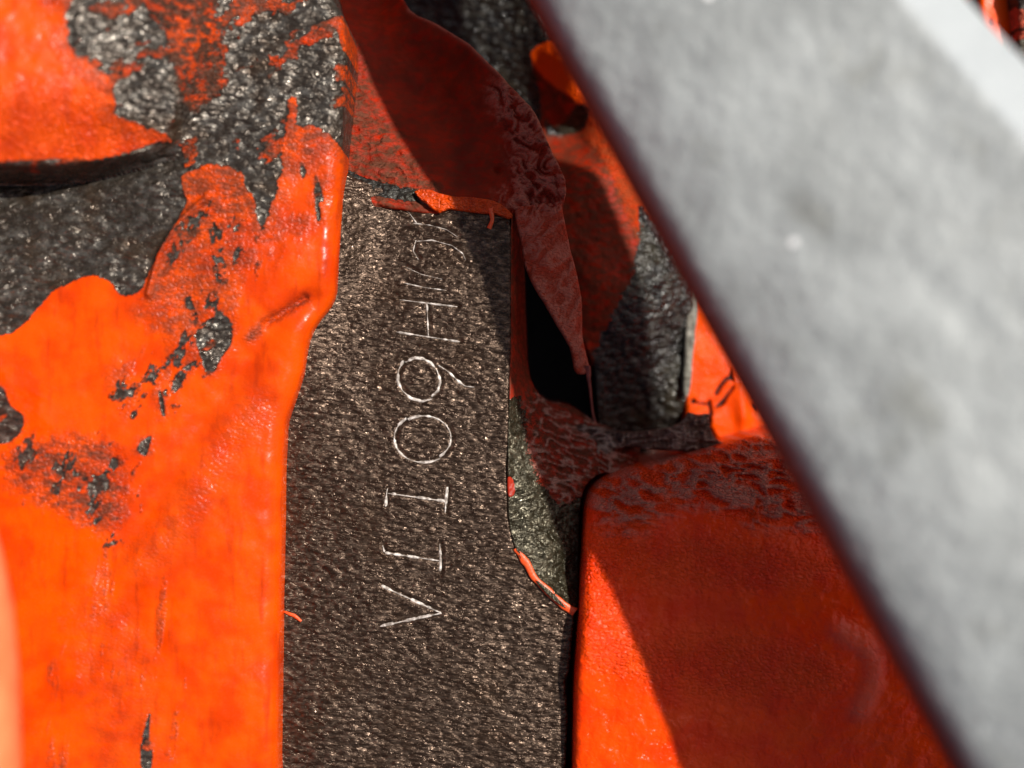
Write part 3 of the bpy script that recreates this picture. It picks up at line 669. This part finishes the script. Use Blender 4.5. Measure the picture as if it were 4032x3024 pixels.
# ------------------------------------------------------------------ crusted flake lying across the hole
def flake_z(X, Y):
    w1 = ridged(*rot(X, Y, 5, 0.6, 1), 2.0, 41, 2)
    z = -6.0 + 0 * X + (w1 - 0.5) * 0.6 + (fbm(X, Y, 0.4, 42, 2) - 0.5) * 1.2
    return z, dict(paint=1.0, grime_shade=0.2, wrinkle=0.4, dust_sheen=sst(0.6, 0.9, w1) * 0.8)
fk = relief('crusted_paint_flake', [(2240, 1690), (2300, 1672), (2380, 1688), (2480, 1704), (2600, 1694), (2690, 1664), (2722, 1628), (2760, 1640), (2790, 1632), (2800, 1690), (2836, 1742), (2880, 1752), (2850, 1792), (2780, 1786), (2700, 1776), (2560, 1772), (2470, 1756), (2420, 1776), (2380, 1800), (2300, 1780)],
            -6, flake_z, 0.1, M_FLAKE, None, radius=0.35, depth=1.4, sm=2, wob=0.1, wf=1.5)
tag(fk, 'brown crusted sliver of dried paint lying above the glossy orange block', 'paint flake')

# ------------------------------------------------------------------ lit panel behind, with cracked paint
panel = empty('cracked_orange_panel', 'bright sunlit orange panel with cracked paint between black rib and grey bar', 'panel')
BZ = -12.5
def panel_z(X, Y):
    c = P(2850, 1450, BZ)[0]
    z = BZ - 0.010 * (X - c + 3) ** 2 + (fbm(X, Y, 0.3, 81, 3) - 0.5) * 0.8
    cr = np.zeros_like(X)
    for pts in ([(2845, 1512), (2862, 1490), (2886, 1446), (2890, 1500), (2862, 1496)], [(2810, 1606), (2850, 1562), (2890, 1512), (2888, 1528), (2862, 1562), (2846, 1594), (2820, 1606)],
                [(2718, 1572), (2730, 1568), (2742, 1586), (2718, 1590)], [(2700, 1668), (2755, 1652), (2765, 1632), (2795, 1628), (2798, 1680), (2820, 1720), (2870, 1740), (2880, 1745), (2850, 1780), (2700, 1780)]):
        cr = np.maximum(cr, polymask(X, Y, pts, BZ, 0.05, 0.03, sm=False))
    for ln, wd in (([(2858, 1492), (2835, 1520), (2818, 1550)], 0.16), ([(2790, 1580), (2796, 1630)], 0.14), ([(2742, 1588), (2780, 1592), (2792, 1600)], 0.08), ([(2972, 1592), (2982, 1606)], 0.16)):
        cr = np.maximum(cr, np.clip(1.4 * linemask(X, Y, ln, BZ, wd)[0], 0, 1))
    bump = sum(linemask(X, Y, ln, BZ, 0.7)[0] for ln in ([(2905, 1530), (2910, 1600), (2930, 1750)], [(2935, 1540), (2920, 1640)]))
    z = z + 0.35 * bump + (1 - cr) * 0.5
    return z, dict(paint=1 - cr, grime_shade=0.12, wrinkle=0.12)
relief('panel_face', [(2700, 900), (2694, 1900), (3300, 1900), (3300, 900)], BZ, panel_z, 0.11, M_PANEL, panel, radius=0.5, depth=9, sm=1)
# pale strip along the panel
def strip_z(X, Y):
    return -10.8 + 0 * X + (fbm(X, Y, 1.2, 83, 4) - 0.5) * 0.5, {}
relief('pale_edge_strip', [(2700, 1000), (2748, 1060), (2756, 1180), (2742, 1300), (2730, 1430), (2718, 1545), (2690, 1545), (2700, 1300)], -10.8, strip_z, 0.11, M_CREAM, panel, radius=0.3, depth=5, sm=3, wob=0.08, wf=1.2)

# ------------------------------------------------------------------ slim strip and rough casting past the bar
slim = empty('slim_orange_upright', 'slim flat orange upright with tiny dent beyond the grey bar end', 'upright')
def slim_z(X, Y):
    dn = polymask(X, Y, [(3893, 75), (3905, 75), (3908, 102), (3896, 102)], -10, 0.05, 0.01, sm=False)
    z = -10 + (fbm(X, Y, 0.3, 85, 2) - 0.5) * 0.4 - dn * 0.6
    return z, dict(paint=1.0, grime_shade=dn, wrinkle=0.0)
relief('upright_face', [(3868, -200), (3864, 120), (3858, 500), (3970, 500), (3978, 290), (3984, 210), (3992, 120), (4000, -200)], -10, slim_z, 0.11, M_PANEL, slim, radius=0.45, depth=10, sm=2)
relief('bare_side_strip', [(3850, -200), (3846, 300), (3857, 300), (3861, -200)], -10.6, lambda X, Y: (-10.6 + 0 * X, {}), 0.08, plain('dull pink grey metal', (0.30, 0.17, 0.14), (0.18, 0.12, 0.10)), slim, radius=0.15, depth=8, sm=1)
def rough_z(X, Y):
    return -8 + (fbm(X, Y, 1.0, 87, 4, 0.6) - 0.5) * 1.2, dict(paint=sst(0.42, 0.5, fbm(X, Y, 1.1, 88, 3)), grime_shade=0.3, wrinkle=0.7)
rc = empty('rough_pink_casting', 'rough pinkish grained casting edge beside slim orange upright', 'casting edge')
relief('grained_face', [(4024, -200), (4022, 120), (4012, 180), (4008, 300), (4004, 360), (4020, 420), (4300, 460), (4300, -200)], -8, rough_z, 0.11, M_PINK, rc, radius=0.5, depth=10, sm=2, wob=0.15, wf=1.2)

# ------------------------------------------------------------------ loose paint slivers on the strip
s1 = bead('paint_sliver', [(1118, 2408, 0.2), (1140, 2418, 0.3), (1160, 2426, 0.3), (1186, 2446, 0.2)], 0.2, [0.08, 0.16, 0.15, 0.12], 0.1, M_CHIP, None, 7, 0.06)
tag(s1, 'tiny salmon paint sliver lying on the steel strip beside the housing', 'paint sliver')
s2 = bead('paint_sliver', [(2028, 2160, 0.1), (2070, 2215, 0.25), (2100, 2270, 0.2), (2150, 2320, 0.2), (2200, 2365, 0.2), (2262, 2412, 0.1)], 0.2, [0.18, 0.38, 0.28, 0.34, 0.36, 0.42], 0.12, M_CHIP, None, 9)
tag(s2, 'curved orange paint sliver between steel strip and its pebbled shoulder', 'paint sliver')

# ------------------------------------------------------------------ grey bar crossing above
def make_bar():
    za, zb = 15.4, 25.2
    A = np.array([*P(2112, 80, za), za]); B = np.array([*P(3726, 3024, zb), zb])
    t = (B - A) / np.linalg.norm(B - A)
    side = np.array([-t[1], t[0], 0.0]); side /= np.linalg.norm(side)
    if side[0] < 0: side = -side
    up = np.cross(t, side)
    if up[2] < 0: up = -up
    roll = math.radians(14)
    side, up = side * math.cos(roll) + up * math.sin(roll), up * math.cos(roll) - side * math.sin(roll)
    Wd, T = 22.5, 2.6
    prof = []
    # cross-section: rounded edge on the shaded side, broad chamfer on the sunny side
    def arc(cx, cz, r, a0, a1, n):
        return [(cx + r * math.cos(a), cz + r * math.sin(a)) for a in np.linspace(a0, a1, n)]
    prof += arc(2.1, -2.1, 2.1, math.pi, math.pi / 2, 12)
    nx = 60
    prof += [(x, 0.0) for x in np.linspace(2.4, Wd - 3.8, nx)]
    prof += arc(Wd - 3.6, -1.2, 1.2, math.pi / 2, math.pi / 4, 5)
    prof += arc(Wd - 0.7, -2.4, 0.7, math.pi / 4, 0, 5)
    prof += arc(Wd - 0.7, -T, 0.7, 0, -math.pi / 2, 5)
    prof += arc(1.4, -3.0, 1.4, -math.pi / 2, -math.pi, 6)
    prof = np.array(prof); m = len(prof)
    prof[:, 1] -= np.where(prof[:, 1] > -2.0, 2.2 * np.clip((9.0 - prof[:, 0]) / 9.0, 0, 1) ** 2.2, 2.2 * np.clip((9.0 - prof[:, 0]) / 9.0, 0, 1) ** 2.2)
    prof[:, 1] += 1.7
    ts = np.linspace(-22, np.linalg.norm(B - A) + 30, 150)
    V = []; F = []
    for s in ts:
        c = A + t * s
        wk_ = 1 + 0.42 * max(0.0, s) / 62.0
        for a, b in prof:
            V.append(c + side * a * wk_ + up * b)
    V = np.array(V)
    dn = (fbm(V[:, 0], V[:, 1], 0.12, 51, 3) - 0.5) * 0.9 + (fbm(V[:, 0], V[:, 1], 0.5, 53, 3) - 0.5) * 0.16
    V = V + dn[:, None] * up[None, :]
    for i in range(len(ts) - 1):
        for j in range(m):
            F.append((i * m + j, (i + 1) * m + j, (i + 1) * m + (j + 1) % m, i * m + (j + 1) % m))
    root = empty('grey_steel_bar', 'broad weathered grey steel bar crossing diagonally above the orange parts', 'bar')
    pa = np.tile(prof[:, 0], len(ts))
    sun_bevel = sst(Wd - 3.7, Wd - 3.0, pa)
    mesh_obj('bar_body', V, F, M_BAR, root, dict(sun_bevel=sun_bevel, red_reflect=1 - sst(0.25, 1.7, pa)))
    for e in (0, len(ts) - 1):
        o = len(V) - m if e else 0
        c = V[o:o + m].mean(0)
        vv = np.concatenate([V[o:o + m], c[None]]);
        mesh_obj('end_cap', vv, [(j, (j + 1) % m, m) for j in range(m)], M_BAR, root, smooth=False)
    return root
make_bar()
